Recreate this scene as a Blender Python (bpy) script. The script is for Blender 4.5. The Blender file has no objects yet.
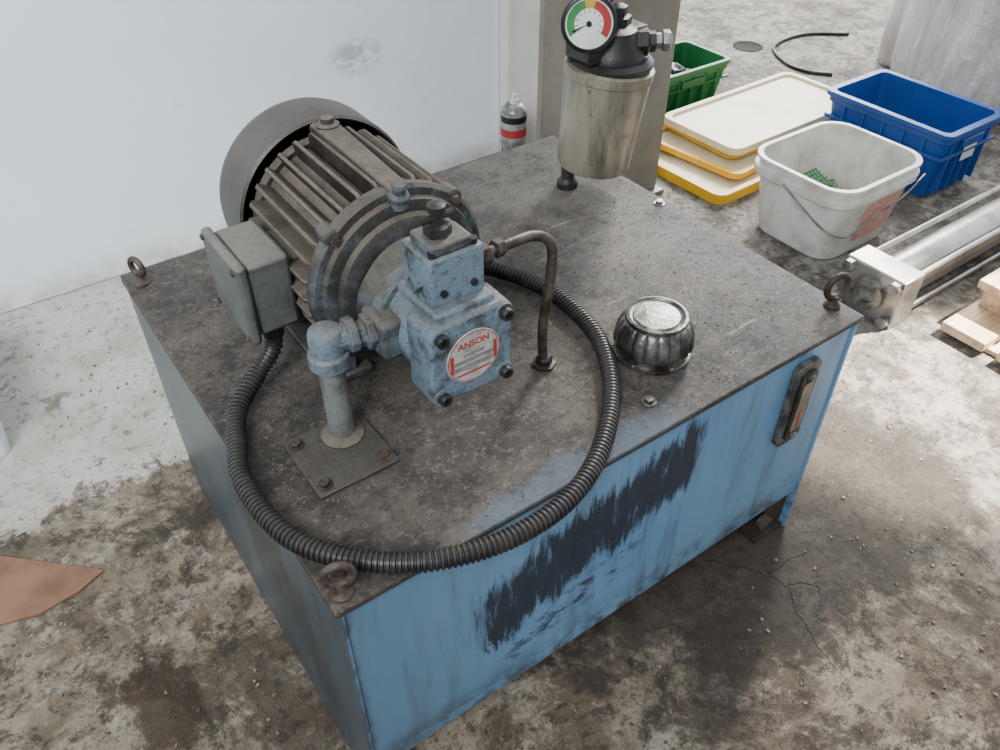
import bpy, bmesh, math, random
from mathutils import Vector, Matrix, noise as mnoise
random.seed(4)
D=bpy.data
COL=bpy.context.collection
W,DP,H=0.80,0.687,0.459   # tank width, depth, top height

# ------------------------------------------------------------------ node helpers
class NT:
    def __init__(s,name):
        s.m=D.materials.new(name); s.m.use_nodes=True
        s.t=s.m.node_tree; s.n=s.t.nodes; s.l=s.t.links
        s.b=s.n["Principled BSDF"]
        s.co=s.n.new("ShaderNodeTexCoord").outputs["Object"]
    def set(s,i,v):
        if isinstance(v,bpy.types.NodeSocket): s.l.new(v,i)
        elif isinstance(v,(tuple,list)) and len(v)==3 and i.type=='RGBA': i.default_value=(*v,1)
        else: i.default_value=v
    def map(s,scale=(1,1,1),loc=(0,0,0),rot=(0,0,0),vec=None):
        n=s.n.new("ShaderNodeMapping"); s.l.new(vec or s.co,n.inputs[0])
        n.inputs[1].default_value=loc;n.inputs[2].default_value=rot;n.inputs[3].default_value=scale
        return n.outputs[0]
    def noise(s,scale,detail=6,rough=.6,dist=0,vec=None):
        n=s.n.new("ShaderNodeTexNoise"); s.l.new(vec or s.co,n.inputs["Vector"])
        n.inputs["Scale"].default_value=scale;n.inputs["Detail"].default_value=detail
        n.inputs["Roughness"].default_value=rough;n.inputs["Distortion"].default_value=dist
        return n.outputs[0]
    def warp(s,scale,amt,vec=None):
        n=s.n.new("ShaderNodeTexNoise"); s.l.new(vec or s.co,n.inputs["Vector"]);n.inputs["Scale"].default_value=scale;n.inputs["Detail"].default_value=6
        v=s.n.new("ShaderNodeVectorMath");v.operation='MULTIPLY_ADD';s.l.new(n.outputs[1],v.inputs[0]);v.inputs[1].default_value=(amt,)*3;s.l.new(vec or s.co,v.inputs[2]);return v.outputs[0]
    def vor(s,scale,feature='F1',vec=None):
        n=s.n.new("ShaderNodeTexVoronoi");n.feature=feature; s.l.new(vec or s.co,n.inputs["Vector"])
        n.inputs["Scale"].default_value=scale
        return n.outputs["Distance"]
    def rng(s,v,lo,hi,a=0.,b=1.):
        n=s.n.new("ShaderNodeMapRange");n.interpolation_type='SMOOTHSTEP'
        s.set(n.inputs[0],v)
        for k,x in enumerate((lo,hi,a,b)): n.inputs[k+1].default_value=x
        return n.outputs[0]
    def ma(s,op,a,b=0.,clamp=False):
        n=s.n.new("ShaderNodeMath");n.operation=op;n.use_clamp=clamp
        s.set(n.inputs[0],a);s.set(n.inputs[1],b);return n.outputs[0]
    def mix(s,f,a,b):
        n=s.n.new("ShaderNodeMix");n.data_type='RGBA'
        s.set(n.inputs[0],f);s.set(n.inputs[6],a);s.set(n.inputs[7],b);return n.outputs[2]
    def xyz(s,vec=None):
        n=s.n.new("ShaderNodeSeparateXYZ");s.l.new(vec or s.co,n.inputs[0]);return n.outputs
    def nz(s):
        g=s.n.new("ShaderNodeNewGeometry");n=s.n.new("ShaderNodeSeparateXYZ");s.l.new(g.outputs["Normal"],n.inputs[0]);return n.outputs[2]
    def bump(s,h,strength=.3,dist=.01):
        n=s.n.new("ShaderNodeBump");n.inputs["Strength"].default_value=strength;n.inputs["Distance"].default_value=dist
        s.l.new(h,n.inputs["Height"]);s.l.new(n.outputs[0],s.b.inputs["Normal"])
    def out(s,col,rough=.5,metal=0.,spec=.5):
        s.set(s.b.inputs["Base Color"],col);s.set(s.b.inputs["Roughness"],rough);s.set(s.b.inputs["Metallic"],metal)
        s.b.inputs["Specular IOR Level"].default_value=spec
        return s.m

def M(name,c1,c2,scale=20,lo=.4,hi=.65,rough=.5,metal=0.,bump=.15,bs=120,dust=None,dustamt=.6,spec=.35,speck=0):
    n=NT(name)
    c=n.mix(n.rng(n.noise(scale,8,.65),lo,hi),c1,c2)
    if dust:
        f=n.ma('MULTIPLY',n.rng(n.nz(),.1,.8),n.rng(n.noise(scale*1.7,6,.7),.3,.6,dustamt*.5,dustamt))
        c=n.mix(f,c,dust)
    if speck:
        c=n.mix(n.rng(n.noise(170,6,.8),.54,.64,0,speck),c,(.015,.013,.011))
    n.bump(n.noise(bs,5,.7),bump,.004)
    return n.out(c,rough,metal,spec)

m_blue=M("worn_blue_paint",(.098,.128,.150),(.034,.032,.030),24,.38,.60,.55,0,.5,90,(.100,.085,.067),.85,.3,.6)
m_bell=M("dusty_bell_paint",(.066,.080,.089),(.026,.024,.022),22,.36,.60,.58,0,.5,90,(.100,.085,.068),.9,.25,.6)
m_bluec=M("pump_blue_paint",(.120,.172,.215),(.036,.038,.038),28,.45,.64,.42,0,.5,110,(.100,.102,.096),.75,.4,.7)
m_jbox=M("junction_box_paint",(.088,.097,.097),(.046,.043,.039),12,.38,.68,.5,0,.25,90,(.150,.134,.110),.95,.35,.4)
m_fin=M("dusty_cast_iron",(.048,.043,.038),(.019,.016,.014),18,.35,.65,.62,0,.5,120,(.135,.111,.087),.95,.22,.5)
m_fan=M("dusty_fan_cover",(.040,.036,.033),(.018,.016,.014),12,.35,.65,.45,.1,.25,120,(.085,.072,.060),.85,.3,.4)
m_dark=M("black_oily_metal",(.012,.012,.012),(.032,.028,.024),30,.4,.7,.42,.1,.25,120)
m_steel=M("dull_steel",(.27,.27,.26),(.10,.09,.08),30,.4,.7,.38,.8,.15,150)
m_rusty=M("rusty_steel",(.085,.067,.053),(.038,.025,.018),60,.4,.6,.6,.3,.3,200)
m_pipe=M("dirty_brown_pipe",(.11,.085,.067),(.04,.032,.026),40,.4,.6,.42,.5,.2,150)
m_chrome=M("worn_chrome",(.25,.245,.23),(.06,.055,.048),30,.38,.62,.32,.9,.3,90,(.13,.12,.105),.5,.5,.6)
m_hose=M("black_conduit",(.011,.011,.013),(.032,.028,.024),60,.4,.7,.38,0,.1,200,(.05,.045,.038),.5)
m_black=M("black_plastic",(.012,.012,.013),(.025,.025,.025),20,.4,.7,.35,0,.05,100)
m_white=M("white_enamel",(.66,.66,.63),(.54,.54,.51),20,.4,.7,.3,0,.02,60)
m_red=M("red_print",(.36,.03,.03),(.24,.035,.03),50,.4,.7,.45,0,.02,60)
m_yel=M("yellow_print",(.5,.30,.03),(.42,.24,.03),50,.4,.7,.45,0,.02,60)
m_grn=M("green_print",(.03,.22,.06),(.025,.16,.05),50,.4,.7,.45,0,.02,60)
m_lab=M("aluminium_label",(.50,.49,.47),(.26,.25,.235),60,.42,.68,.4,.3,.05,100,None,.6,.5,.3)
m_grey=M("grey_print",(.16,.15,.15),(.24,.22,.22),80,.4,.7,.5,0,.02,60)
n=NT("greasy_beige_paint")
c=n.mix(n.rng(n.noise(1,8,.7,.2,n.map((26,26,4))),.38,.64),(.235,.213,.160),(.105,.090,.065))
c=n.mix(n.rng(n.noise(30,9,.78),.54,.65,0,.7),c,(.06,.05,.037))
n.bump(n.noise(60,6,.6),.12,.004); m_beige=n.out(c,.36,.05,.45)

# ------------------------------------------------------------------ mesh helpers
def group(name,loc=(0,0,0)):
    e=D.objects.new(name,None); e.empty_display_size=.05; e.location=loc; COL.objects.link(e); return e
def finish(bm,name,mat,parent=None,smooth=True,bevel=0,angle=35,seg=2):
    bmesh.ops.remove_doubles(bm,verts=bm.verts,dist=1e-6)
    bmesh.ops.recalc_face_normals(bm,faces=bm.faces)
    me=D.meshes.new(name); bm.to_mesh(me); bm.free()
    for m in (mat if isinstance(mat,(list,tuple)) else [mat]): me.materials.append(m)
    o=D.objects.new(name,me); COL.objects.link(o)
    if parent is not None:
        o.parent=parent; o.location=-Vector(parent.location)
    if bevel:
        md=o.modifiers.new("bevel","BEVEL");md.width=bevel;md.segments=seg;md.limit_method='ANGLE';md.angle_limit=math.radians(40)
    if smooth:
        me.shade_smooth()
        try: me.set_sharp_from_angle(angle=math.radians(angle))
        except Exception: pass
    return o
def addbox(bm,x0,x1,y0,y1,z0,z1,mat4=None):
    v=[bm.verts.new(mat4@Vector(c) if mat4 else c) for c in ((x0,y0,z0),(x1,y0,z0),(x1,y1,z0),(x0,y1,z0),(x0,y0,z1),(x1,y0,z1),(x1,y1,z1),(x0,y1,z1))]
    for f in ((0,3,2,1),(4,5,6,7),(0,1,5,4),(1,2,6,5),(2,3,7,6),(3,0,4,7)): bm.faces.new([v[i] for i in f])
def box(name,x0,x1,y0,y1,z0,z1,mat,parent=None,bevel=.002,m4=None):
    bm=bmesh.new(); addbox(bm,x0,x1,y0,y1,z0,z1,m4); return finish(bm,name,mat,parent,True,bevel)
def basis(ax):
    a=Vector(ax).normalized(); r=Vector((0,0,1)) if abs(a.z)<.9 else Vector((1,0,0))
    u=a.cross(r).normalized(); v=a.cross(u).normalized(); return a,u,v
def addlathe(bm,base,axis,prof,seg=40,rip=None,ph=0):
    a,u,v=basis(axis);base=Vector(base);rings=[]
    for r,h in prof:
        ring=[]
        for i in range(seg):
            t=2*math.pi*(i+ph)/seg; rr=r*(rip(t,h) if rip else 1)
            ring.append(bm.verts.new(base+a*h+u*math.cos(t)*rr+v*math.sin(t)*rr))
        rings.append(ring)
    for A,B in zip(rings,rings[1:]):
        for i in range(seg):
            j=(i+1)%seg; bm.faces.new((A[i],A[j],B[j],B[i]))
    bm.faces.new(rings[0][::-1]); bm.faces.new(rings[-1])
def lathe(name,base,axis,prof,mat,parent=None,seg=40,rip=None,bevel=0,ph=0):
    bm=bmesh.new(); addlathe(bm,base,axis,prof,seg,rip,ph); return finish(bm,name,mat,parent,True,bevel)
def cyl(name,p0,p1,r,mat,parent=None,seg=32,bevel=.0012,r2=None):
    p0=Vector(p0);p1=Vector(p1);return lathe(name,p0,p1-p0,[(r,0),(r if r2 is None else r2,(p1-p0).length)],mat,parent,seg,None,bevel)
def catmull(pts,n=12):
    P=[Vector(p) for p in pts];P=[P[0]*2-P[1]]+P+[P[-1]*2-P[-2]];o=[]
    for i in range(1,len(P)-2):
        for k in range(n):
            t=k/n;a,b,c,d=P[i-1],P[i],P[i+1],P[i+2]
            o.append(.5*((2*b)+(c-a)*t+(2*a-5*b+4*c-d)*t*t+(3*b-a-3*c+d)*t**3))
    o.append(P[-2]);return o
def resample(pts,step):
    o=[pts[0].copy()];acc=0;last=pts[0].copy()
    for p in pts[1:]:
        d=(p-last).length
        while acc+d>=step:
            last=last+(p-last)*((step-acc)/d);o.append(last.copy());d=(p-last).length;acc=0
        acc+=d;last=p.copy()
    return o
def addsweep(bm,pts,r,seg=14,closed=False):
    n=len(pts);tan=[(pts[min(i+1,n-1)]-pts[max(i-1,0)]).normalized() for i in range(n)]
    _,u,_=basis(tan[0]);rings=[]
    for i,p in enumerate(pts):
        u=(u-tan[i]*u.dot(tan[i])).normalized();v=tan[i].cross(u)
        rr=r(i) if callable(r) else r
        rings.append([bm.verts.new(p+(u*math.cos(2*math.pi*k/seg)+v*math.sin(2*math.pi*k/seg))*rr) for k in range(seg)])
    for A,B in zip(rings,rings[1:]):
        for k in range(seg): bm.faces.new((A[k],A[(k+1)%seg],B[(k+1)%seg],B[k]))
    bm.faces.new(rings[0][::-1]);bm.faces.new(rings[-1])
def sweep(name,pts,r,mat,parent=None,seg=14,n=10):
    bm=bmesh.new();addsweep(bm,catmull(pts,n),r,seg);return finish(bm,name,mat,parent)
def torus(name,c,nrm,R,r,mat,parent=None,sy=1.0):
    bm=bmesh.new();a,u,v=basis(nrm);c=Vector(c);S=36;T=12;rings=[]
    for i in range(S):
        t=2*math.pi*i/S;d=u*math.cos(t)+v*math.sin(t)*sy
        rings.append([bm.verts.new(c+d*R+(d.normalized()*math.cos(2*math.pi*k/T)+a*math.sin(2*math.pi*k/T))*r) for k in range(T)])
    for i in range(S):
        A,B=rings[i],rings[(i+1)%S]
        for k in range(T): bm.faces.new((A[k],A[(k+1)%T],B[(k+1)%T],B[k]))
    return finish(bm,name,mat,parent)
def rr(cx,cy,hx,hy,r,z,n=6,ang=0):
    o=[];r=min(r,hx,hy)
    for qx,qy,a0 in ((1,1,0),(-1,1,90),(-1,-1,180),(1,-1,270)):
        for k in range(n+1):
            a=math.radians(a0+90*k/n);x=qx*(hx-r)+r*math.cos(a);y=qy*(hy-r)+r*math.sin(a)
            c,s=math.cos(ang),math.sin(ang);o.append(Vector((cx+x*c-y*s,cy+x*s+y*c,z)))
    return o
def loft(name,loops,mat,parent=None,bevel=0,cap0=True,cap1=True,angle=35):
    bm=bmesh.new();R=[[bm.verts.new(p) for p in L] for L in loops];n=len(R[0])
    for A,B in zip(R,R[1:]):
        for k in range(n): bm.faces.new((A[k],A[(k+1)%n],B[(k+1)%n],B[k]))
    if cap0: bm.faces.new(R[0][::-1])
    if cap1: bm.faces.new(R[-1])
    return finish(bm,name,mat,parent,True,bevel,angle)

# ------------------------------------------------------------------ room shell
n=NT("stained_concrete")
X,Y,Z=n.xyz()
med=n.noise(5,12,.78,.3); fine=n.noise(34,11,.82); vf=n.noise(140,5,.75)
c=n.mix(n.rng(med,.42,.58),(.38,.31,.23),(.175,.136,.094))
c=n.mix(n.rng(n.noise(15,11,.82,0,n.map(loc=(9,2,0))),.52,.58,0,.7),c,(.50,.45,.365))
c=n.mix(n.rng(n.noise(2.6,12,.8,.6,n.map(loc=(3.4,7,0))),.50,.58,0,.8),c,(.078,.058,.041))
c=n.mix(n.rng(n.noise(9,12,.82,.3,n.map(loc=(6,1,3))),.52,.58,0,.8),c,(.05,.037,.027))
c=n.mix(n.rng(fine,.51,.59,0,.8),c,(.052,.04,.03))
c=n.mix(n.rng(vf,.57,.66,0,.6),c,(.028,.022,.017))
gc_=n.mix(n.rng(n.noise(8,12,.82,.4),.45,.56),(.38,.35,.30),(.095,.080,.065))
gc_=n.mix(n.rng(n.noise(18,11,.82,0,n.map(loc=(4,4,0))),.52,.58,0,.6),gc_,(.50,.47,.42))
gc_=n.mix(n.rng(n.noise(2.2,12,.8,.5,n.map(loc=(1.2,5,0))),.50,.58,0,.7),gc_,(.058,.049,.04))
gc_=n.mix(n.rng(fine,.52,.60,0,.75),gc_,(.046,.039,.032))
c=n.mix(n.rng(X,.85,1.3,0,.8),c,gc_)
rx=n.ma('DIVIDE',n.ma('SUBTRACT',X,.80),.46);ry=n.ma('DIVIDE',n.ma('SUBTRACT',Y,.02),.24)
orad=n.ma('ADD',n.ma('ADD',n.ma('MULTIPLY',rx,rx),n.ma('MULTIPLY',ry,ry)),n.ma('MULTIPLY',n.ma('SUBTRACT',n.noise(7,12,.82),.5),4.2))
c=n.mix(n.rng(orad,1.3,.6,0,.85),c,(.038,.030,.023))
rx=n.ma('DIVIDE',n.ma('SUBTRACT',X,-.185),.05);ry=n.ma('DIVIDE',n.ma('SUBTRACT',Y,.31),.10)
orad=n.ma('ADD',n.ma('ADD',n.ma('MULTIPLY',rx,rx),n.ma('MULTIPLY',ry,ry)),n.ma('MULTIPLY',n.ma('SUBTRACT',n.noise(16,12,.82),.5),5.))
c=n.mix(n.rng(orad,1.2,.5,0,.85),c,(.048,.030,.018))
edge=n.ma('ADD',Y,n.ma('MULTIPLY',n.ma('SUBTRACT',n.noise(8,12,.8),.5),.45))
wp=n.ma('MULTIPLY',n.rng(edge,.76,.79),n.rng(X,.9,.6))
wc=n.mix(n.rng(n.noise(4,9,.7),.42,.66),(.68,.65,.585),(.45,.41,.34))
wc=n.mix(n.rng(n.noise(8,11,.82,0,n.map(loc=(1,5,0))),.55,.61,0,.8),wc,(.23,.19,.14))
c=n.mix(n.ma('MULTIPLY',wp,n.rng(fine,.60,.53,.35,1.)),c,wc)
crack=n.rng(n.vor(2.3,'DISTANCE_TO_EDGE',n.warp(7,.16)),.0,.007,1,0)
crack=n.ma('MULTIPLY',crack,n.rng(n.noise(2.3,3),.54,.62))
c=n.mix(n.ma('MULTIPLY',crack,.6),c,(.03,.027,.022))
n.bump(n.ma('SUBTRACT',n.ma('ADD',n.ma('MULTIPLY',med,1.2),n.ma('ADD',n.ma('MULTIPLY',fine,.8),n.ma('MULTIPLY',vf,.25))),n.ma('MULTIPLY',crack,.3)),.85,.016)
m_floor=n.out(c,n.rng(med,.3,.7,.75,.42),0.,.3)
bm=bmesh.new();v=[bm.verts.new(p) for p in ((-3,-3,0),(7,-3,0),(7,6,0),(-3,6,0))];bm.faces.new(v);finish(bm,"floor",m_floor)

n=NT("painted_wall");X,Y,Z=n.xyz()
c=n.mix(n.rng(n.noise(1.3,6,.6),.4,.65),(.81,.845,.875),(.72,.76,.80))
c=n.mix(n.rng(n.noise(11,9,.75,.3),.60,.72,0,.35),c,(.5,.51,.51))
dx=n.ma('DIVIDE',n.ma('SUBTRACT',X,.78),.09);dz=n.ma('DIVIDE',n.ma('SUBTRACT',Z,.385),.055)
rad=n.ma('ADD',n.ma('MULTIPLY',dx,dx),n.ma('MULTIPLY',dz,dz))
sm=n.ma('MULTIPLY',n.rng(rad,1.,.1),n.rng(n.noise(28,9,.82,0,n.map((.5,1,1.2))),.43,.53))
c=n.mix(n.ma('MULTIPLY',sm,.7),c,(.26,.32,.40))
c=n.mix(n.ma('MULTIPLY',n.rng(Z,.08,.0),n.rng(n.noise(7,8,.7),.35,.6,.1,.8)),c,(.40,.37,.32))
n.bump(n.noise(30,6,.6),.12,.01)
m_wall=n.out(c,.5,0.,.4)
box("wall_back",-3,1.22,1.45,1.60,0,3.0,m_wall,None,.004)
box("trim_1",1.22,1.42,1.41,1.62,0,3.0,M("white_column_paint",(.66,.66,.63),(.53,.53,.50),4,.4,.7,.55,0,.08,40),None,.006)

m_col=M("grey_painted_steel",(.215,.195,.162),(.145,.13,.105),5,.35,.7,.42,.1,.08,50)
g=group("steel_column",(1.24,1.05,0))
box("front_flange",1.02,1.440,1.00,1.02,.012,3.0,m_col,g,.003)
box("web",1.32,1.34,1.02,1.23,.012,3.0,m_col,g,.002)
box("rear_flange",1.25,1.440,1.23,1.25,.012,3.0,m_col,g,.003)
box("base_plate",.99,1.455,.98,1.28,0,.012,m_col,g,.002)

# ------------------------------------------------------------------ tank
tank=group("hydraulic_oil_tank",(W/2,DP/2,0))
n=NT("tank_blue_paint");X,Y,Z=n.xyz()
c=n.mix(n.rng(n.noise(3,8,.6),.35,.7),(.112,.245,.415),(.150,.280,.400))
c=n.mix(n.rng(n.noise(26,9,.75),.62,.72,0,.5),c,(.30,.38,.43))
st=n.rng(n.noise(9,9,.75,0,n.map((3,3,.35))),.48,.66,0,.55)
c=n.mix(st,c,(.075,.11,.135))
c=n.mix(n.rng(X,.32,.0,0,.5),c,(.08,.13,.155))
zc=n.ma('ADD',n.ma('MULTIPLY',n.ma('SUBTRACT',X,.33),.30),.320)
zn=n.ma('ADD',Z,n.ma('MULTIPLY',n.ma('SUBTRACT',n.noise(1,5,.7,0,n.map((22,1,4))),.5),.13))
dz=n.ma('ABSOLUTE',n.ma('DIVIDE',n.ma('SUBTRACT',zn,zc),.088)); dx=n.ma('ABSOLUTE',n.ma('DIVIDE',n.ma('SUBTRACT',X,.335),.192))
area=n.ma('MULTIPLY',n.rng(dz,1.15,.35),n.rng(dx,1.08,.75))
stroke=n.noise(1.,7,.80,.6,n.map((60,1,9),(0,0,0),(0,math.radians(28),0)))
k=n.rng(n.ma('ADD',area,n.ma('MULTIPLY',n.ma('SUBTRACT',stroke,.5),3.1)),.28,.88)
k=n.ma('MULTIPLY',k,n.rng(area,.02,.42))
k=n.ma('MULTIPLY',k,n.rng(Y,.1,.05))
c=n.mix(n.ma('MULTIPLY',k,.94),c,(.012,.014,.020))
dz2=n.ma('ABSOLUTE',n.ma('DIVIDE',n.ma('SUBTRACT',Z,n.ma('ADD',.20,n.ma('MULTIPLY',n.ma('SUBTRACT',X,.30),.30))),.050));dx2=n.ma('ABSOLUTE',n.ma('DIVIDE',n.ma('SUBTRACT',X,.31),.14))
a2=n.ma('MULTIPLY',n.rng(dz2,1.,.3),n.rng(dx2,1.,.5));a2=n.ma('MULTIPLY',a2,n.rng(n.noise(1,8,.75,0,n.map((24,1,46),(2,0,5),(0,-.3,0))),.49,.58))
c=n.mix(n.ma('MULTIPLY',n.ma('MULTIPLY',a2,n.rng(Y,.1,.05)),.85),c,(.03,.020,.020))
ed=n.ma('MAXIMUM',n.rng(Z,.170,.09),n.ma('MAXIMUM',n.rng(Z,.436,.459),n.rng(X,.02,.0)))
c=n.mix(n.ma('MULTIPLY',ed,n.rng(n.noise(20,9,.75),.40,.60,0,.9)),c,(.045,.030,.021))
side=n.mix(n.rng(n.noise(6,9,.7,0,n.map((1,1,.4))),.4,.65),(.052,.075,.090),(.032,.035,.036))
c=n.mix(n.rng(X,.004,.0005,0,.96),c,side)  # shade of the left face painted in as a darker, greyer colour
n.bump(n.noise(60,6,.6),.12,.004)
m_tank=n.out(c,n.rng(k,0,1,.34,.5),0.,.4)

n=NT("grimy_tank_top");X,Y,Z=n.xyz()
a=n.noise(5,12,.8,.3);b=n.noise(26,11,.84);s=n.noise(110,9,.84)
c=n.mix(n.rng(a,.42,.58),(.033,.026,.020),(.092,.073,.055))
c=n.mix(n.rng(b,.50,.58,0,.75),c,(.014,.011,.009))
c=n.mix(n.rng(s,.53,.60,0,.7),c,(.19,.158,.124))
c=n.mix(n.rng(n.noise(200,5,.75),.55,.62,0,.75),c,(.008,.007,.006))
far=n.rng(n.ma('ADD',X,n.ma('MULTIPLY',Y,.9)),.60,1.05)
c=n.mix(n.ma('MULTIPLY',far,n.rng(n.noise(8,12,.84),.42,.56,.2,.85)),c,(.160,.144,.122))
fe=n.ma('MULTIPLY',n.ma('MULTIPLY',n.rng(n.ma('ADD',Y,n.ma('MULTIPLY',n.ma('SUBTRACT',a,.5),.16)),.035,.012),n.rng(X,.12,.2)),n.rng(X,.50,.40))
c=n.mix(n.ma('MULTIPLY',fe,.45),c,(.10,.16,.22))
sc=n.ma('MULTIPLY',n.rng(n.noise(1,5,.7,0,n.map((7,110,1),rot=(0,0,.5))),.62,.70,0,.6),n.rng(X,.40,.6))
c=n.mix(sc,c,(.42,.40,.36))
n.bump(n.ma('ADD',b,n.ma('MULTIPLY',s,.8)),.8,.005)
m_top=n.out(c,n.ma('SUBTRACT',n.rng(b,.35,.65,.40,.66),n.ma('MULTIPLY',far,.08)),0.,.5)
m_under=M("rust_black",(.022,.018,.014),(.05,.034,.022),30,.4,.7,.7,0,.2,120)

T=.006
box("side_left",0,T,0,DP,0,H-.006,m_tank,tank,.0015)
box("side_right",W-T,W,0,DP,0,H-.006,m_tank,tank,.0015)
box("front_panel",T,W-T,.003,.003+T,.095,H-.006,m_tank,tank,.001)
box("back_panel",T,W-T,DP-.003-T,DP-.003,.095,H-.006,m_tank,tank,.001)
box("bottom_plate",T,W-T,.009,DP-.009,.095,.101,m_under,tank,0)
box("top_plate",-.003,W+.003,-.003,DP+.003,H-.006,H,[m_top],tank,.0015)
for i,(x0,x1) in enumerate(((T,.06),(W-.075,W-T))):
    for j,yy in enumerate((.012,DP-.02)):
        bm=bmesh.new()
        s=1 if i==0 else -1; xa=x0 if i==0 else x1; xb=x1 if i==0 else x0
        vs=[(xa,0),(xa+s*.03,0),(xa+s*.03,.02),(xb,.095),(xa,.095)]
        A=[bm.verts.new((x,yy,z)) for x,z in vs];B=[bm.verts.new((x,yy+.008,z)) for x,z in vs]
        bm.faces.new(A);bm.faces.new(B[::-1])
        for q in range(5): bm.faces.new((A[q],B[q],B[(q+1)%5],A[(q+1)%5]))
        finish(bm,"leg_gusset_%d%d"%(i,j),m_under,tank,False)
        box("foot_pad_%d%d"%(i,j),x0,x1,yy-.008,yy+.05,0,.008,m_under,tank,.001)
lathe("drain_plug",(.735,.012,.05),(0,-1,0),[(.014,0),(.014,.012),(.009,.014)],m_rusty,tank,24)
for nm,p in (("weld_front",[(0,.0,H-.008),(W*.5,-.001,H-.008),(W,.0,H-.008)]),("weld_left",[(-.001,0,H-.008),(-.001,DP,H-.008)])):
    sweep(nm,p,.0025,m_under,tank,8,20)
bm=bmesh.new()
for i in range(2600):
    x=random.uniform(.01,W-.01);y=random.uniform(.01,DP-.01);s=random.uniform(.0004,.0012)
    m4=Matrix.Translation((x,y,H+s*.3))@Matrix.Rotation(random.uniform(0,3),4,'Z')
    addbox(bm,-s,s,-s*.7,s*.7,-s*.5,s*.5,m4)
finish(bm,"grit",[M("grit",(.18,.15,.115),(.04,.032,.025),300,.45,.55,.8,0,.1,100)],tank,False)
def bolt(nm,x,y,z,r,par,mat=m_steel,h=.006):
    cyl(nm+"_washer",(x,y,z),(x,y,z+.0016),r*1.5,mat,par,24,.0004)
    cyl(nm+"_head",(x,y,z+.0016),(x,y,z+h),r,mat,par,6,.0008)
for i,(x,y) in enumerate(((.442,.042),(.787,.385),(.45,.60))):
    bolt("lid_bolt_%d"%i,x,y,H,.0065,tank)

sg=group("oil_level_gauge",(.698,-.002,.352))
def pill(cx,cz,hx,hz,r,y0,y1,nm,mat,par):
    L0=[Vector((p.x,y0,p.y)) for p in rr(cx,cz,hx,hz,r,0)];L1=[Vector((p.x,y1,p.y)) for p in rr(cx,cz,hx,hz,r,0)]
    return loft(nm,[L0,L1],mat,par,.001)
pill(.698,.352,.024,.076,.010,.002,-.008,"bezel",M("grey_bezel",(.13,.13,.12),(.05,.045,.04),40,.4,.6,.45,.3,.15,90),sg)
pill(.698,.352,.0165,.062,.008,-.008,-.012,"frame",m_dark,sg)
pill(.698,.352,.011,.045,.004,-.012,-.0135,"window",M("oily_sight_glass",(.18,.15,.11),(.09,.08,.06),20,.4,.6,.12,0,.0,60),sg)
pill(.698,.330,.0022,.018,.002,-.0135,-.0142,"thermometer",m_red,sg)
for z in (.298,.406): lathe("screw",(.698,-.012,z),(0,-1,0),[(.0065,0),(.0065,.003),(.004,.005)],m_steel,sg,6)

def eye(x,y,nrm,R=.0155,r=.0045):
    g=group("lifting_eye_bolt",(x,y,H))
    lathe("collar",(x,y,H),(0,0,1),[(.0115,0),(.0115,.003),(.008,.006),(.006,.010),(.006,.018)],m_rusty,g,24)
    torus("ring",(x,y,H+.016+R),nrm,R,r,m_rusty,g,1.1)
eye(.013,.015,(-.35,-1,0),.0135,.0042); eye(.784,.038,(-.3,-1,0),.0165,.0048); eye(.018,.65,(-1,-.45,0),.012,.0042)

# ------------------------------------------------------------------ filler breather cap
cx,cy=.512,.112
g=group("filler_breather_cap",(cx,cy,H))
lathe("flange",(cx,cy,H),(0,0,1),[(.050,0),(.050,.004),(.047,.005),(.045,.005),(.045,.013),(.043,.015)],m_chrome,g,48)
def rip(t,h):
    amp=.060 if .004<h<.037 else (.04 if h<=.004 else .02)
    return 1-amp*(1-abs(math.sin(9*t)))**1.5
lathe("ribbed_cap",(cx,cy,H+.015),(0,0,1),[(.049,0),(.0515,.003),(.0520,.010),(.0505,.018),(.0480,.026),(.0450,.033),(.0415,.038),(.038,.040)],m_chrome,g,270,rip)
lathe("crown_ring",(cx,cy,H+.053),(0,0,1),[(.039,0),(.0405,.002),(.0395,.006),(.036,.0068),(.034,.004),(.031,.003),(.029,.005),(.016,.0065),(.004,.007)],m_chrome,g,64)
for k in range(6):
    a=k*math.pi/3+.3; lathe("screw",(cx+.0475*math.cos(a),cy+.0475*math.sin(a),H+.004),(0,0,1),[(.0025,0),(.0025,.002),(.001,.003)],m_steel,g,10)

# ------------------------------------------------------------------ electric motor
mx,mz=.238,.600
px,pz=.228,.596
mo=group("electric_motor",(mx,.40,H))
AX=(0,1,0)
lathe("stator_body",(mx,.275,mz),AX,[(.086,0),(.090,.005),(.090,.180),(.085,.185)],m_fin,mo,64)
bm=bmesh.new();NF=30
for i in range(NF):
    a=2*math.pi*i/NF
    if abs(math.sin(a)-(-1))<.10 : continue
    m4=Matrix.Translation((mx,0,mz))@Matrix.Rotation(-a,4,'Y')
    h=.1145
    vs=[(.086,.276),(h-.006,.276),(h,.284),(h,.438),(h-.006,.448),(.086,.448)]
    A=[bm.verts.new(m4@Vector((r,y,-(.0045 if r<.09 else .0026)))) for r,y in vs];B=[bm.verts.new(m4@Vector((r,y,(.0045 if r<.09 else .0026)))) for r,y in vs]
    bm.faces.new(A);bm.faces.new(B[::-1])
    for q in range(6): bm.faces.new((A[q],B[q],B[(q+1)%6],A[(q+1)%6]))
finish(bm,"cooling_fins",m_fin,mo,True,.0012)
lathe("end_bell",(mx,.282,mz),(0,-1,0),[(.100,0),(.112,.003),(.113,.014),(.109,.018),(.101,.019),(.099,.026),(.092,.028),(.086,.028),(.083,.034),(.072,.039),(.064,.039),(.058,.046),(.045,.048),(.03,.05)],m_bell,mo,72)
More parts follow.
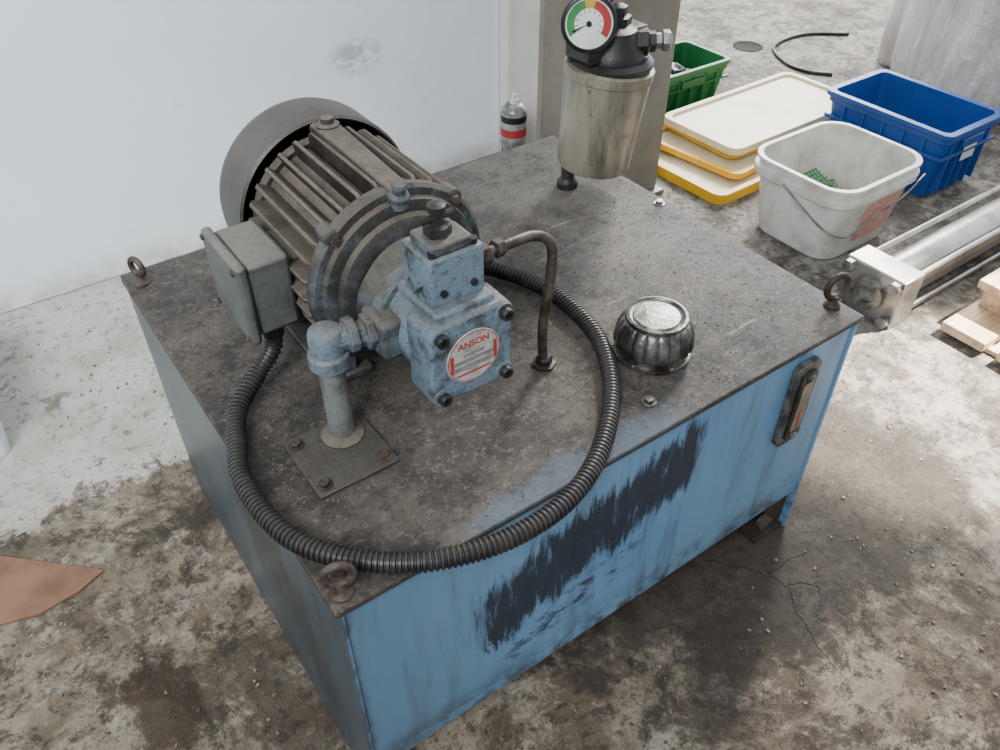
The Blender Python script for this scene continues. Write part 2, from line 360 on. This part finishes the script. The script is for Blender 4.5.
for k in range(4):
    a=math.pi/4+k*math.pi/2
    xx,zz=mx+.107*math.cos(a),mz+.107*math.sin(a)
    lathe("lug",(xx,.288,zz),(0,-1,0),[(.011,0),(.011,.022),(.008,.024)],m_bell,mo,20)
    lathe("lug_bolt",(xx,.264,zz),(0,-1,0),[(.006,0),(.006,.006)],m_rusty,mo,6)
lathe("rear_bell",(mx,.450,mz),AX,[(.096,0),(.098,.004),(.098,.012),(.06,.02),(.03,.024)],m_fin,mo,64)
bm=bmesh.new();S=80
prof=[(.1145,.458),(.117,.455),(.120,.458),(.120,.522),(.117,.534),(.108,.541),(.02,.543),(.001,.543),(.001,.540),(.02,.540),(.106,.538),(.114,.530),(.1155,.522),(.1155,.462)]
rings=[]
for r,y in prof: rings.append([bm.verts.new(Vector((mx+.004+r*math.cos(2*math.pi*i/S),y,mz+r*math.sin(2*math.pi*i/S)))) for i in range(S)])
for q in range(len(rings)):
    A,B=rings[q],rings[(q+1)%len(rings)]
    for i in range(S): bm.faces.new((A[i],A[(i+1)%S],B[(i+1)%S],B[i]))
finish(bm,"fan_cover",m_fan,mo)
for k in range(6):
    torus("fan_grille_%d"%k,(mx,.544,mz),AX,.02+k*.013,.0022,m_fan,mo)
bm=bmesh.new()
for k in range(7):
    m4=Matrix.Translation((mx,.50,mz))@Matrix.Rotation(2*math.pi*k/7,4,'Y');addbox(bm,.02,.100,-.012,.012,-.0015,.0015,m4)
finish(bm,"fan_blades",m_black,mo,False)
for sx in (-1,1):
    bm=bmesh.new();xx=mx+sx*.07
    addbox(bm,xx-.028,xx+.028,.285,.45,H,H+.012)
    addbox(bm,xx-.010,xx+.010,.290,.318,H+.012,mz-.05);addbox(bm,xx-.010,xx+.010,.415,.44,H+.012,mz-.05)
    finish(bm,"foot_%s"%("a" if sx<0 else "b"),m_bell,mo,True,.002)
    for yy in (.30,.43): bolt("foot_bolt",xx+sx*.016,yy,H+.012,.006,mo,m_rusty)
loft("cast_spine",[[Vector((p.x,yy,p.y)) for p in rr(mx+.004,mz+.106+dz_,hw,.012,.006,0)] for yy,hw,dz_ in ((.262,.010,-.004),(.275,.013,0),(.36,.014,.004),(.435,.016,.006),(.452,.013,0))],m_fin,mo,.001)
lathe("spine_boss",(mx+.002,.262,mz+.094),(0,-.3,1),[(.012,0),(.012,.014),(.008,.018),(.008,.026),(.010,.027),(.008,.031)],m_blue,mo,16)
lathe("top_boss",(mx+.004,.425,mz+.115),(0,0,1),[(.015,0),(.014,.010),(.008,.012),(.008,.018)],m_fin,mo,20)
box("junction_box",.076,.128,.315,.412,.550,.645,m_jbox,mo,.006)
box("junction_box_lid",.064,.077,.309,.418,.545,.650,m_jbox,mo,.005)
box("junction_neck",.122,.155,.33,.40,.56,.63,m_jbox,mo,.004)
for yy in (.318,.409):
    for zz in (.553,.642): lathe("lid_screw",(.064,yy,zz),(-1,0,0),[(.004,0),(.004,.002),(.002,.003)],m_rusty,mo,12)
lathe("cable_gland",(.100,.345,.552),(0,0,-1),[(.015,0),(.015,.010),(.013,.011),(.013,.026)],m_dark,mo,12)

# ------------------------------------------------------------------ corrugated conduit
pts=[(.100,.345,.530),(.092,.340,.508),(.062,.328,.488),(.025,.298,.476),(.004,.250,.474),(-.012,.196,.474),(-.010,.125,.474),(.008,.072,.473),(.050,.022,.473),(.104,-.014,.473),(.176,-.034,.473),(.257,-.029,.473),(.332,.006,.473),(.407,.0725,.473),(.458,.154,.472),(.474,.236,.472),(.468,.306,.472),(.440,.365,.474),(.400,.40,.479),(.365,.405,.490)]
P=resample(catmull(pts,40),.00115)
g=group("corrugated_conduit_hose",(.2,.15,H))
bm=bmesh.new();addsweep(bm,P,lambda i:.0100+(.0013 if i%5 in(0,1,2) else -.0008),16);finish(bm,"conduit",m_hose,g,True,0,50)

# ------------------------------------------------------------------ hydraulic pump
pu=group("hydraulic_vane_pump",(px,.16,pz))
L1=lambda cx,cz,hx,hz,r,y:[Vector((p.x,y,p.y)) for p in rr(cx,cz,hx,hz,r,0)]
loft("front_housing",[L1(px,pz,.048,.048,.012,.150),L1(px,pz,.051,.051,.012,.145),L1(px,pz,.051,.051,.012,.106),L1(px,pz,.048,.048,.011,.102)],m_bluec,pu,.001)
lathe("mid_body",(px,.146,pz),AX,[(.050,0),(.052,.004),(.052,.045),(.058,.05)],m_bluec,pu,48)
lathe("mount_flange",(px,.192,pz),AX,[(.060,0),(.064,.003),(.064,.016),(.060,.018)],m_blue,pu,48)
lathe("bell_adapter",(px+.002,.208,pz),AX,[(.056,0),(.060,.01),(.066,.028)],m_bell,pu,48)
box("side_boss",.158,.188,.165,.215,pz-.022,pz+.026,m_blue,pu,.006)
box("relief_pad",px-.036,px+.036,.112,.190,pz+.045,pz+.058,m_bluec,pu,.004)
for sx in (-1,1):
    for sz in (-1,1):
        x,z=px+sx*.039,pz+sz*.039
        lathe("bolt_boss",(x,.103,z),(0,-1,0),[(.0115,0),(.0105,.003)],m_bluec,pu,20)
        lathe("socket_bolt",(x,.100,z),(0,-1,0),[(.0072,0),(.0072,.006),(.0062,.0075),(.0035,.0075),(.0035,.004)],m_dark,pu,20)
lathe("nameplate",(px,.102,pz),(0,-1,0),[(.033,0),(.033,.0012),(.0325,.0016)],m_lab,pu,56)
def plate(nm,x0,x1,z0,z1,mat,y=.1003):
    bm=bmesh.new();R=.0305;N=16;top=[];bot=[]
    for i in range(N+1):
        x=x0+(x1-x0)*i/N;h=math.sqrt(max(R*R-x*x,0))
        top.append(bm.verts.new((px+x,y,pz+min(z1,h))));bot.append(bm.verts.new((px+x,y,pz+max(z0,-h))))
    for i in range(N):
        try: bm.faces.new((bot[i],bot[i+1],top[i+1],top[i]))
        except Exception: pass
    finish(bm,nm,mat,pu,False)
bm=bmesh.new();N=60
a=[bm.verts.new((px+.0308*math.cos(2*math.pi*i/N),.1002,pz+.0308*math.sin(2*math.pi*i/N))) for i in range(N)]
b=[bm.verts.new((px+.0318*math.cos(2*math.pi*i/N),.1002,pz+.0318*math.sin(2*math.pi*i/N))) for i in range(N)]
for i in range(N): bm.faces.new((a[i],a[(i+1)%N],b[(i+1)%N],b[i]))
finish(bm,"nameplate_ring",m_red,pu,False)
plate("nameplate_band_low",-.022,.022,-.021,-.0185,m_red)
plate("nameplate_band_mid",-.024,.024,-.0135,-.0075,m_grey)
plate("nameplate_band_top",-.024,.024,-.005,.000,m_grey)
plate("nameplate_line_b",-.026,.026,.0095,.0102,m_grey)
plate("nameplate_side_a",-.0290,-.0245,-.014,.010,m_red);plate("nameplate_side_b",.0245,.0290,-.014,.010,m_red)
def text(nm,s,x,z,size,mat,par):
    cu=D.curves.new(nm,'FONT');cu.body=s;cu.size=size;cu.align_x='CENTER';cu.extrude=.0001;cu.offset=.0002
    o=D.objects.new(nm,cu);COL.objects.link(o);bpy.context.view_layer.update()
    me=D.meshes.new_from_object(o.evaluated_get(bpy.context.evaluated_depsgraph_get()));D.objects.remove(o)
    me.materials.clear();me.materials.append(mat)
    o=D.objects.new(nm,me);COL.objects.link(o);o.parent=par;o.location=Vector((x,.1000,z))-Vector(par.location);o.rotation_euler=(math.pi/2,0,0)
text("nameplate_text","ANSON",px,pz+.0145,.0110,m_red,pu)
text("nameplate_smalltext","VANE PUMP",px,pz+.0035,.0050,m_grey,pu)
box("valve_block",px-.032,px+.032,.125,.180,.652,.708,m_bluec,pu,.003)
box("valve_cap",px-.026,px+.020,.128,.172,.708,.720,m_blue,pu,.003)
lathe("valve_side_plug",(px-.032,.15,.675),(-1,0,0),[(.011,0),(.011,.008),(.006,.008),(.006,.004)],m_bluec,pu,6)
lathe("adjuster_nut",(px-.006,.15,.720),(0,0,1),[(.014,0),(.014,.010),(.010,.012)],m_dark,pu,6)
lathe("adjuster_screw",(px-.006,.15,.730),(0,0,1),[(.007,0),(.007,.014),(.0095,.015),(.0095,.021),(.004,.023)],m_dark,pu,14)
lathe("adjuster_cross_pin",(px-.024,.15,.738),(1,0,0),[(.004,0),(.004,.036)],m_dark,pu,10)
for sx in (-1,1):
    lathe("cap_screw",(px+sx*.023,.133,.708),(0,0,1),[(.005,0),(.005,.006),(.003,.006)],m_dark,pu,14)
    lathe("front_plug",(px+sx*.018,.125,.668),(0,-1,0),[(.004,0),(.004,.003)],m_dark,pu,14)
lathe("outlet_fitting",(px+.032,.165,.662),(1,.05,0),[(.013,0),(.013,.012),(.010,.013),(.010,.018),(.0135,.019),(.0135,.031),(.010,.034)],m_rusty,pu,6,None,.001)

g=group("suction_pipe",(.112,.205,H))
sx_,sy_=.112,.205
lathe("inlet_elbow_nut",(.166,.195,.600),(-1,.1,0),[(.021,0),(.021,.014),(.015,.016),(.015,.024)],m_blue,g,6,None,.0015)
lathe("union_nut",(.143,.199,.602),(-1,.1,0),[(.020,0),(.020,.010),(.015,.012),(.015,.030)],m_blue,g,8,None,.0015)
m_fit=M("fitting_blue_grey",(.12,.16,.19),(.05,.053,.053),26,.42,.65,.5,0,.4,90,(.115,.11,.10),.7,.35,.5)
lathe("elbow_body",(sx_,sy_,.618),(0,0,-1),[(.010,0),(.0175,.003),(.019,.008),(.019,.030),(.0225,.033),(.0225,.047),(.019,.050)],m_fit,g,24)
lathe("pipe",(sx_,sy_,.575),(0,0,-1),[(.0145,0),(.0145,.575-H)],M("dull_galvanised",(.17,.18,.178),(.09,.08,.07),25,.4,.7,.42,.2,.2,100,None,.6,.4,.4),g,28)
lathe("base_collar",(sx_,sy_,H),(0,0,1),[(.026,0),(.025,.006),(.017,.010)],m_fin,g,28)
box("flange_plate",.048,.146,.132,.232,H,H+.004,M("plate_grime",(.052,.050,.043),(.026,.021,.017),25,.4,.65,.5,.1,.5,120,(.075,.065,.052),.8,.35,.5),g,.0015)
for x,y in ((.060,.146),(.134,.146),(.060,.219)): bolt("plate_bolt",x,y,H+.004,.006,g,m_rusty)

g=group("pressure_pipe",(.382,.172,H))
sweep("bent_pipe",[(.288,.168,.662),(.305,.170,.661),(.335,.174,.658),(.360,.177,.654),(.380,.177,.643),(.388,.175,.625),(.385,.173,.585),(.377,.172,.530),(.376,.171,.495),(.380,.171,H)],.0062,m_pipe,g,16)
lathe("tank_fitting",(.380,.171,H),(0,0,1),[(.016,0),(.016,.004),(.011,.005),(.011,.012),(.008,.015)],m_dark,g,6)
lathe("flare_nut",(.303,.170,.661),(1,.1,-.05),[(.0105,0),(.0105,.010),(.008,.012)],m_rusty,g,6)

# ------------------------------------------------------------------ return filter with gauge
fx,fy=.745,.486
g=group("return_line_filter",(fx,fy,H))
lathe("riser_pipe",(.700,.520,H),(0,0,1),[(.018,0),(.018,.010),(.013,.014),(.0115,.018),(.0115,.225)],m_dark,g,24)
lathe("filter_bowl",(fx-.014,fy+.008,.500),(0.085,-.03,1),[(.050,0),(.057,.002),(.0605,.008),(.064,.080),(.068,.150),(.0705,.152),(.0705,.166),(.066,.168)],m_beige,g,64)
lathe("head_ring",(fx+.003,fy+.002,.664),(0,0,1),[(.060,0),(.064,.003),(.064,.010),(.056,.016)],m_dark,g,48)
lathe("head_casting",(fx+.003,fy+.002,.680),(0,0,1),[(.050,0),(.048,.012),(.040,.022),(.034,.040),(.022,.044)],m_dark,g,32)
box("head_port_block",.684,.80,.465,.528,.680,.722,m_dark,g,.006)
lathe("top_plug",(fx+.015,fy+.01,.722),(0,0,1),[(.022,0),(.022,.012),(.014,.014),(.014,.026),(.006,.03)],m_dark,g,6)
lathe("side_port",(.775,.468,.700),(.80,-.58,.05),[(.021,0),(.021,.018),(.016,.020),(.016,.030)],m_dark,g,6,None,.001)
lathe("side_port_end",(.798,.451,.702),(.80,-.58,.05),[(.012,0),(.012,.010),(.016,.012),(.016,.022),(.010,.026)],m_steel,g,6,None,.001)
sweep("bypass_hook",[(.735,.50,.72),(.745,.50,.762),(.768,.495,.775),(.785,.485,.765)],.006,m_dark,g,12)
gn=Vector((-.64,-.73,.14)).normalized();gc=Vector((.684,.474,.743))
lathe("gauge_case",gc-gn*.028,gn,[(.033,0),(.037,.002),(.037,.024),(.0405,.025),(.0405,.032),(.0375,.034),(.0345,.034),(.0345,.030)],m_black,g,56)
lathe("gauge_dial",gc-gn*.002,gn,[(.0347,0),(.0347,.005)],m_white,g,48)
sweep("gauge_stem",[tuple(gc-gn*.02+Vector((0,0,-.03))),(.700,.490,.700),(.715,.50,.69)],.008,m_dark,g,12)
up=(Vector((0,0,1))-gn*gn.z).normalized();rt=up.cross(gn).normalized()
def sector(nm,a0,a1,r0,r1,mat,off=.0036):
    bm=bmesh.new();K=16;c0=gc+gn*off;A=[];B=[]
    for i in range(K+1):
        t=math.radians(a0+(a1-a0)*i/K);d=up*math.cos(t)+rt*math.sin(t)
        A.append(bm.verts.new(c0+d*r0));B.append(bm.verts.new(c0+d*r1))
    for i in range(K): bm.faces.new((A[i],A[i+1],B[i+1],B[i]))
    finish(bm,nm,mat,g,False)
sector("zone_green",-125,-15,.021,.032,m_grn);sector("zone_yellow",-15,15,.021,.032,m_yel);sector("zone_red",15,125,.021,.032,m_red)
for k in range(-5,6): sector("tick",k*25-1.2,k*25+1.2,.015,.0205,m_black,.0038)
sector("needle",-120,-113,.0,.026,m_black,.0045);lathe("needle_hub",gc+gn*.003,gn,[(.004,0),(.004,.003)],m_black,g,16)

# ------------------------------------------------------------------ background objects
def crate(name,x0,x1,y0,y1,h,mat,taper=.02,th=.006,rim=.012,ribs=0,ang=0):
    cx,cy=(x0+x1)/2,(y0+y1)/2;hx,hy=(x1-x0)/2-rim,(y1-y0)/2-rim
    g=group(name,(cx,cy,0))
    L=[rr(cx,cy,hx-taper,hy-taper,.02,0.0),rr(cx,cy,hx,hy,.022,h-.03),rr(cx,cy,hx+rim*.4,hy+rim*.4,.022,h-.03),rr(cx,cy,hx+rim*.4,hy+rim*.4,.022,h-.014),rr(cx,cy,hx+rim,hy+rim,.024,h-.013),rr(cx,cy,hx+rim,hy+rim,.024,h),
       rr(cx,cy,hx-th,hy-th,.018,h),rr(cx,cy,hx-th-taper,hy-th-taper,.016,.010)]
    loft("shell",L,mat,g,.0012)
    if ribs:
        bm=bmesh.new()
        for i in range(ribs):
            t=(i+.5)/ribs
            x=cx-hx*.86+2*hx*.86*t; addbox(bm,x-.003,x+.003,cy-hy-.004,cy-hy+taper*.9,.02,h-.02)
            y=cy-hy*.86+2*hy*.86*t; addbox(bm,cx-hx-.004,cx-hx+taper*.9,y-.003,y+.003,.02,h-.02)
        finish(bm,"ribs",mat,g,False)
        box("rim_band_front",cx-hx-.004,cx+hx+.004,cy-hy-.006,cy-hy+.004,h*.62,h*.66,mat,g,.001)
        box("rim_band_side",cx-hx-.006,cx-hx+.004,cy-hy,cy+hy,h*.62,h*.66,mat,g,.001)
        box("grip_front",cx-.05,cx+.05,cy-hy-.010,cy-hy-.002,h-.055,h-.03,mat,g,.003)
    return g
m_bp=M("blue_plastic",(.010,.060,.26),(.015,.08,.31),8,.4,.7,.35,0,.03,60,(.07,.13,.29),.3)
g=crate("blue_storage_crate",1.985,2.262,.505,.905,.20,m_bp,.02,.006,.014,5)
box("crate_inner_shade",2.03,2.21,.56,.85,.012,.05,m_black,g,.004)  # black slab standing in for the shade inside the crate
box("white_label",2.10,2.16,.5135,.5155,.10,.14,m_white,g,.0003)
m_gp=M("green_plastic",(.012,.135,.04),(.018,.17,.05),8,.4,.7,.4,0,.03,60)
g=crate("green_storage_crate",1.70,2.05,1.30,1.52,.155,m_gp,.018,.005,.010,5)
bm=bmesh.new()
for i in range(26):
    m4=Matrix.Translation((random.uniform(1.77,1.98),random.uniform(1.35,1.47),random.uniform(.06,.12)))@Matrix.Rotation(random.uniform(0,3),4,'Z')@Matrix.Rotation(random.uniform(-.7,.7),4,'X')
    s=random.uniform(.010,.024);addbox(bm,-s*1.6,s*1.6,-s*.6,s*.6,-s*.5,s*.5,m4)
finish(bm,"scrap_parts",[M("mixed_scrap",(.3,.28,.25),(.05,.05,.05),40,.45,.55,.5,.3,.2,100)],g,False,.002)

bx,by=1.650,.602
g=group("white_plastic_bucket",(bx,by,0))
n=NT("white_bucket_plastic");X,Y,Z=n.xyz()
c=n.mix(n.rng(n.noise(14,8,.7),.42,.66),(.76,.74,.68),(.54,.51,.44))
lab=n.ma('MULTIPLY',n.ma('MULTIPLY',n.rng(X,1.60,1.605),n.rng(X,1.775,1.77)),n.ma('MULTIPLY',n.rng(Z,.035,.04),n.rng(Z,.150,.145)))
lab=n.ma('MULTIPLY',lab,n.rng(Y,.52,.50))
c=n.mix(n.ma('MULTIPLY',lab,n.rng(n.noise(30,6,.7,0,n.map((1,1,2.5))),.40,.55,.35,.85)),c,(.62,.20,.13))
m_bk=n.out(c,.35);n.b.inputs["Transmission Weight"].default_value=.18
L=[rr(bx,by,.128,.112,.05,0),rr(bx,by,.134,.118,.055,.006),rr(bx,by,.160,.138,.065,.165),rr(bx,by,.172,.150,.07,.168),rr(bx,by,.173,.151,.07,.186),rr(bx,by,.163,.141,.066,.188),rr(bx,by,.165,.143,.066,.204),rr(bx,by,.172,.150,.07,.206),rr(bx,by,.172,.150,.07,.213),rr(bx,by,.159,.137,.062,.213),rr(bx,by,.128,.112,.05,.010)]
loft("tub",L,m_bk,g,.0012)
sweep("wire_handle",[(bx-.176,by+.02,.178),(bx-.182,by-.05,.15),(bx-.172,by-.12,.115),(bx-.13,by-.155,.10),(bx-.05,by-.155,.12),(bx+.06,by-.160,.150),(bx+.15,by-.150,.178)],.0025,m_steel,g,8)
bm=bmesh.new()
for i in range(9):
    addsweep(bm,[Vector((1.60+.012*i,.60,.09)),Vector((1.62+.012*i,.70,.115))],.002,6)
    addsweep(bm,[Vector((1.60,.60+.012*i,.09+.003*i)),Vector((1.72,.60+.012*i,.09+.003*i))],.002,6)
finish(bm,"green_wire_mesh",m_grn,g,False)
bm=bmesh.new()
for i in range(60):
    m4=Matrix.Translation((random.uniform(1.56,1.75),random.uniform(.52,.69),random.uniform(.02,.085)))@Matrix.Rotation(random.uniform(0,3),4,'Z')@Matrix.Rotation(random.uniform(-.7,.7),4,'X')
    s=random.uniform(.01,.024);addbox(bm,-s*1.6,s*1.6,-s*.6,s*.6,-s*.5,s*.5,m4)
finish(bm,"bucket_scrap",[M("pale_scrap",(.34,.31,.26),(.07,.06,.05),40,.45,.55,.5,.1,.2,100)],g,False,.002)

m_yp=M("yellow_plastic",(.78,.44,.015),(.62,.34,.02),9,.4,.7,.35,0,.03,60)
m_cream=M("cream_plastic",(.76,.68,.47),(.60,.52,.34),6,.4,.7,.4,0,.03,60,None,.6,.5,.12)
def lid(name,cx,cy,hx,hy,z,mat,mat2,ang,h=.022):
    g=group(name,(cx,cy,z))
    loft("rim",[rr(cx,cy,hx,hy,.035,z,6,ang),rr(cx,cy,hx,hy,.035,z+h,6,ang),rr(cx,cy,hx-.018,hy-.018,.028,z+h,6,ang),rr(cx,cy,hx-.022,hy-.022,.026,z+h*.45,6,ang)],mat,g,.0015)
    loft("panel",[rr(cx,cy,hx-.0225,hy-.0225,.026,z+h*.4,6,ang),rr(cx,cy,hx-.0225,hy-.0225,.026,z+h*.62,6,ang)],mat2,g,.001)
lid("yellow_storage_lid",1.645,1.020,.130,.185,0,m_yp,m_cream,.03,.03)
lid("cream_storage_lid",1.72,1.055,.12,.175,.0305,m_yp,m_cream,.12,.018)
lid("yellow_storage_lid",1.975,1.085,.300,.150,.049,m_yp,m_cream,-.02)
lid("cream_storage_lid",1.955,1.075,.300,.150,.0715,m_cream,m_cream,.02)

g=group("hydraulic_cylinder",(1.9,.305,0))
m_cylm=M("machined_steel",(.45,.435,.41),(.24,.225,.20),14,.4,.7,.30,.85,.08,80,None,.6,.5,.2)
yc,zc=.305,.062
box("end_cap",1.425,1.500,yc-.075,yc+.075,0,.124,m_cylm,g,.004)
box("end_cap_rear",2.62,2.70,yc-.075,yc+.075,0,.124,m_cylm,g,.004)
cyl("barrel",(1.50,yc,zc),(2.62,yc,zc),.052,m_cylm,g,48,0)
lathe("gland_boss",(1.425,yc,zc),(-1,0,0),[(.040,0),(.040,.012),(.03,.014),(.022,.014),(.022,.004)],m_steel,g,32)
for sy in (-1,1):
    for sz in (-1,1):
        y,z=yc+sy*.058,zc+sz*.045
        cyl("tie_rod",(1.41,y,z),(2.63,y,z),.0075,m_cylm,g,16,0)
        lathe("tie_nut",(1.425,y,z),(-1,0,0),[(.015,0),(.015,.016),(.012,.018)],m_steel,g,6)

n=NT("pine_boards");c=n.mix(n.rng(n.noise(1,8,.6,.3,n.map((3,60,60))),.38,.66),(.62,.47,.31),(.41,.28,.17));n.bump(n.noise(1,5,.6,0,n.map((4,120,120))),.2,.004);m_wood=n.out(c,.6)
g=group("wooden_pallet",(1.9,-.1,0))
for i,yy in enumerate((.060,-.070,-.200,-.330)): box("deck_board_%d"%i,1.505,2.35,yy,yy+.100,.012,.034,m_wood,g,.002)
for i,xx in enumerate((1.53,1.90,2.26)): box("cross_slat_%d"%i,xx,xx+.06,-.33,.15,0,.012,m_wood,g,.002)
for i,xx in enumerate((1.625,2.1)): box("block_%d"%i,xx,xx+.10,.055,.150,.034,.088,m_wood,g,.002)
box("top_board",1.60,2.35,.040,.160,.088,.108,m_wood,g,.002)
box("top_board_b",1.68,2.35,-.10,.02,.034,.056,m_wood,g,.002)

g=group("black_rubber_hose",(2.7,1.35,0))
sweep("hose",[(2.55,1.25,.006),(2.50,1.32,.006),(2.50,1.42,.006),(2.60,1.56,.006),(2.80,1.58,.006),(2.95,1.48,.006)],.006,m_black,g,10,16)
lathe("floor_drain",(2.53,1.63,0),(0,0,1),[(.058,0),(.058,.002),(.050,.002),(.048,.001)],M("drain_rust",(.012,.010,.009),(.03,.022,.016),30,.4,.7,.9,0,.2,100),None,28)

g=group("aerosol_spray_can",(1.15,1.285,0))
lathe("can_body",(1.15,1.285,0),(0,0,1),[(.034,0),(.036,.003),(.036,.210),(.033,.218),(.022,.230),(.017,.232)],M("can_print",(.36,.36,.34),(.16,.17,.16),30,.45,.6,.35,.4,.02,60),g,40)
lathe("label_band",(1.15,1.285,.145),(0,0,1),[(.0365,0),(.0365,.022)],m_red,g,40)
lathe("label_band_dark",(1.15,1.285,.185),(0,0,1),[(.0365,0),(.0365,.018)],m_black,g,40)
lathe("nozzle",(1.15,1.285,.232),(0,0,1),[(.012,0),(.012,.010),(.007,.012),(.007,.024),(.004,.026)],m_white,g,20)

n=NT("translucent_plastic_sheet")
c=n.mix(n.rng(n.noise(3,8,.7,.8,n.map((1,1,.4))),.45,.68),(.80,.81,.81),(.55,.46,.43))
n.bump(n.noise(7,6,.6,1.4,n.map((1,1,.3))),.8,.06)
m_pl=n.out(c,.16,0.,.7);n.b.inputs["Transmission Weight"].default_value=.10
bm=bmesh.new();bmesh.ops.create_icosphere(bm,subdivisions=6,radius=1)
for vtx in bm.verts:
    p=vtx.co.copy();h=(p.z+1)/2
    a=math.atan2(p.y,p.x);rad=math.hypot(p.x,p.y);zz=max(0,(h-.2)/.8)
    rad=(rad**.5 if rad>0 else 0)*(1-.34*zz)
    f=1+.12*mnoise.noise(Vector((math.cos(a)*3.5,math.sin(a)*3.5,zz*1.5)))+.12*abs(mnoise.noise(Vector((math.cos(a)*7,math.sin(a)*7,zz*3+4))))
    vtx.co=Vector((3.00+rad*.42*f*math.cos(a),.87+rad*.42*f*math.sin(a),zz*.9+.05*mnoise.noise(p*4)*min(1,zz*4)))
finish(bm,"plastic_wrapped_bundle",m_pl,None,True,0,180)

bm=bmesh.new();cc=[(-.42,.70),(-.33,.722),(-.255,.650),(-.194,.590),(-.240,.572),(-.300,.565),(-.43,.60)]
A=[bm.verts.new((x,y,.001)) for x,y in cc];B=[bm.verts.new((x,y,.005)) for x,y in cc]
bm.faces.new(A[::-1]);bm.faces.new(B)
for i in range(len(cc)): bm.faces.new((A[i],A[(i+1)%len(cc)],B[(i+1)%len(cc)],B[i]))
finish(bm,"cardboard_piece",M("oily_cardboard",(.22,.12,.07),(.13,.068,.038),12,.4,.7,.8,0,.1,100),None,False)
g=crate("white_plastic_tray",-.60,-.245,.95,1.25,.14,M("pale_blue_plastic",(.74,.80,.82),(.55,.6,.62),9,.4,.7,.4,0,.03,60),.01,.005,.006)

bm=bmesh.new()
for i in range(1300):
    x=random.uniform(-.6,1.35);y=random.uniform(-.8,1.35)
    if -.03<x<.83 and -.03<y<.72: continue
    if x<-.15 and y>.54: continue
    if x>.95 and y>.9: continue
    if x>1.1 and y>1.2: continue
    s=random.uniform(.0008,.003)
    m4=Matrix.Translation((x,y,s*.45))@Matrix.Rotation(random.uniform(0,3),4,'Z');addbox(bm,-s,s,-s*.7,s*.7,-s*.45,s*.45,m4)
finish(bm,"concrete_debris",[M("debris",(.32,.23,.16),(.06,.042,.03),200,.45,.55,.8,0,.1,100)],None,False)

# ------------------------------------------------------------------ lights
# world: dim hall overhead/behind, bright open doorway side towards +x +y
w=D.worlds.new("World");bpy.context.scene.world=w;w.use_nodes=True
nt=w.node_tree;bg=nt.nodes["Background"];bg.inputs[0].default_value=(.87,.93,1.0,1)
tc=nt.nodes.new("ShaderNodeTexCoord");vm=nt.nodes.new("ShaderNodeVectorMath");vm.operation='DOT_PRODUCT'
nt.links.new(tc.outputs["Generated"],vm.inputs[0]);vm.inputs[1].default_value=Vector((.74,.50,.45)).normalized()
mr=nt.nodes.new("ShaderNodeMapRange");mr.interpolation_type='SMOOTHSTEP';nt.links.new(vm.outputs["Value"],mr.inputs[0])
mr.inputs[1].default_value=0.;mr.inputs[2].default_value=1.;mr.inputs[3].default_value=.66;mr.inputs[4].default_value=2.5
nt.links.new(mr.outputs[0],bg.inputs[1])
def light(nm,typ,loc,tgt,e,col=(1,1,1),**k):
    l=D.lights.new(nm,typ);l.energy=e;l.color=col
    for a,b in k.items(): setattr(l,a,b)
    o=D.objects.new(nm,l);COL.objects.link(o);o.location=loc
    o.rotation_euler=(Vector(tgt)-Vector(loc)).to_track_quat('-Z','Y').to_euler();return o
light("sun","SUN",(5,3.2,4),(.5,.3,0),3.0,(1,.94,.85),angle=math.radians(9))
light("doorway_light","AREA",(4.1,3.1,2.5),(.7,.3,.3),300,(.97,.98,1),shape='RECTANGLE',size=2.6,size_y=2.0)
light("wall_fill_light","AREA",(-1.6,-.9,2.4),(-.1,1.45,.5),38,(.93,.97,1),shape='RECTANGLE',size=1.4,size_y=1.0,spread=math.radians(80))  # added fill lamp aimed at the back wall to brighten it
light("sun_patch_spot","SPOT",(3.4,-.6,3.2),(1.32,.02,0),9000,(1,.95,.87),spot_size=math.radians(10),spot_blend=.45,shadow_soft_size=.05)  # added spot that makes the sunlit patch on the floor

# ------------------------------------------------------------------ camera
cam=D.cameras.new("camera");co=D.objects.new("camera",cam);COL.objects.link(co)
yaw,pitch=-.6184,.8499
co.location=(-.1266,-.4444,1.1401);co.rotation_euler=(pitch,0,yaw)
cam.lens=818.53*36/1000;cam.clip_start=.01
bpy.context.scene.camera=co
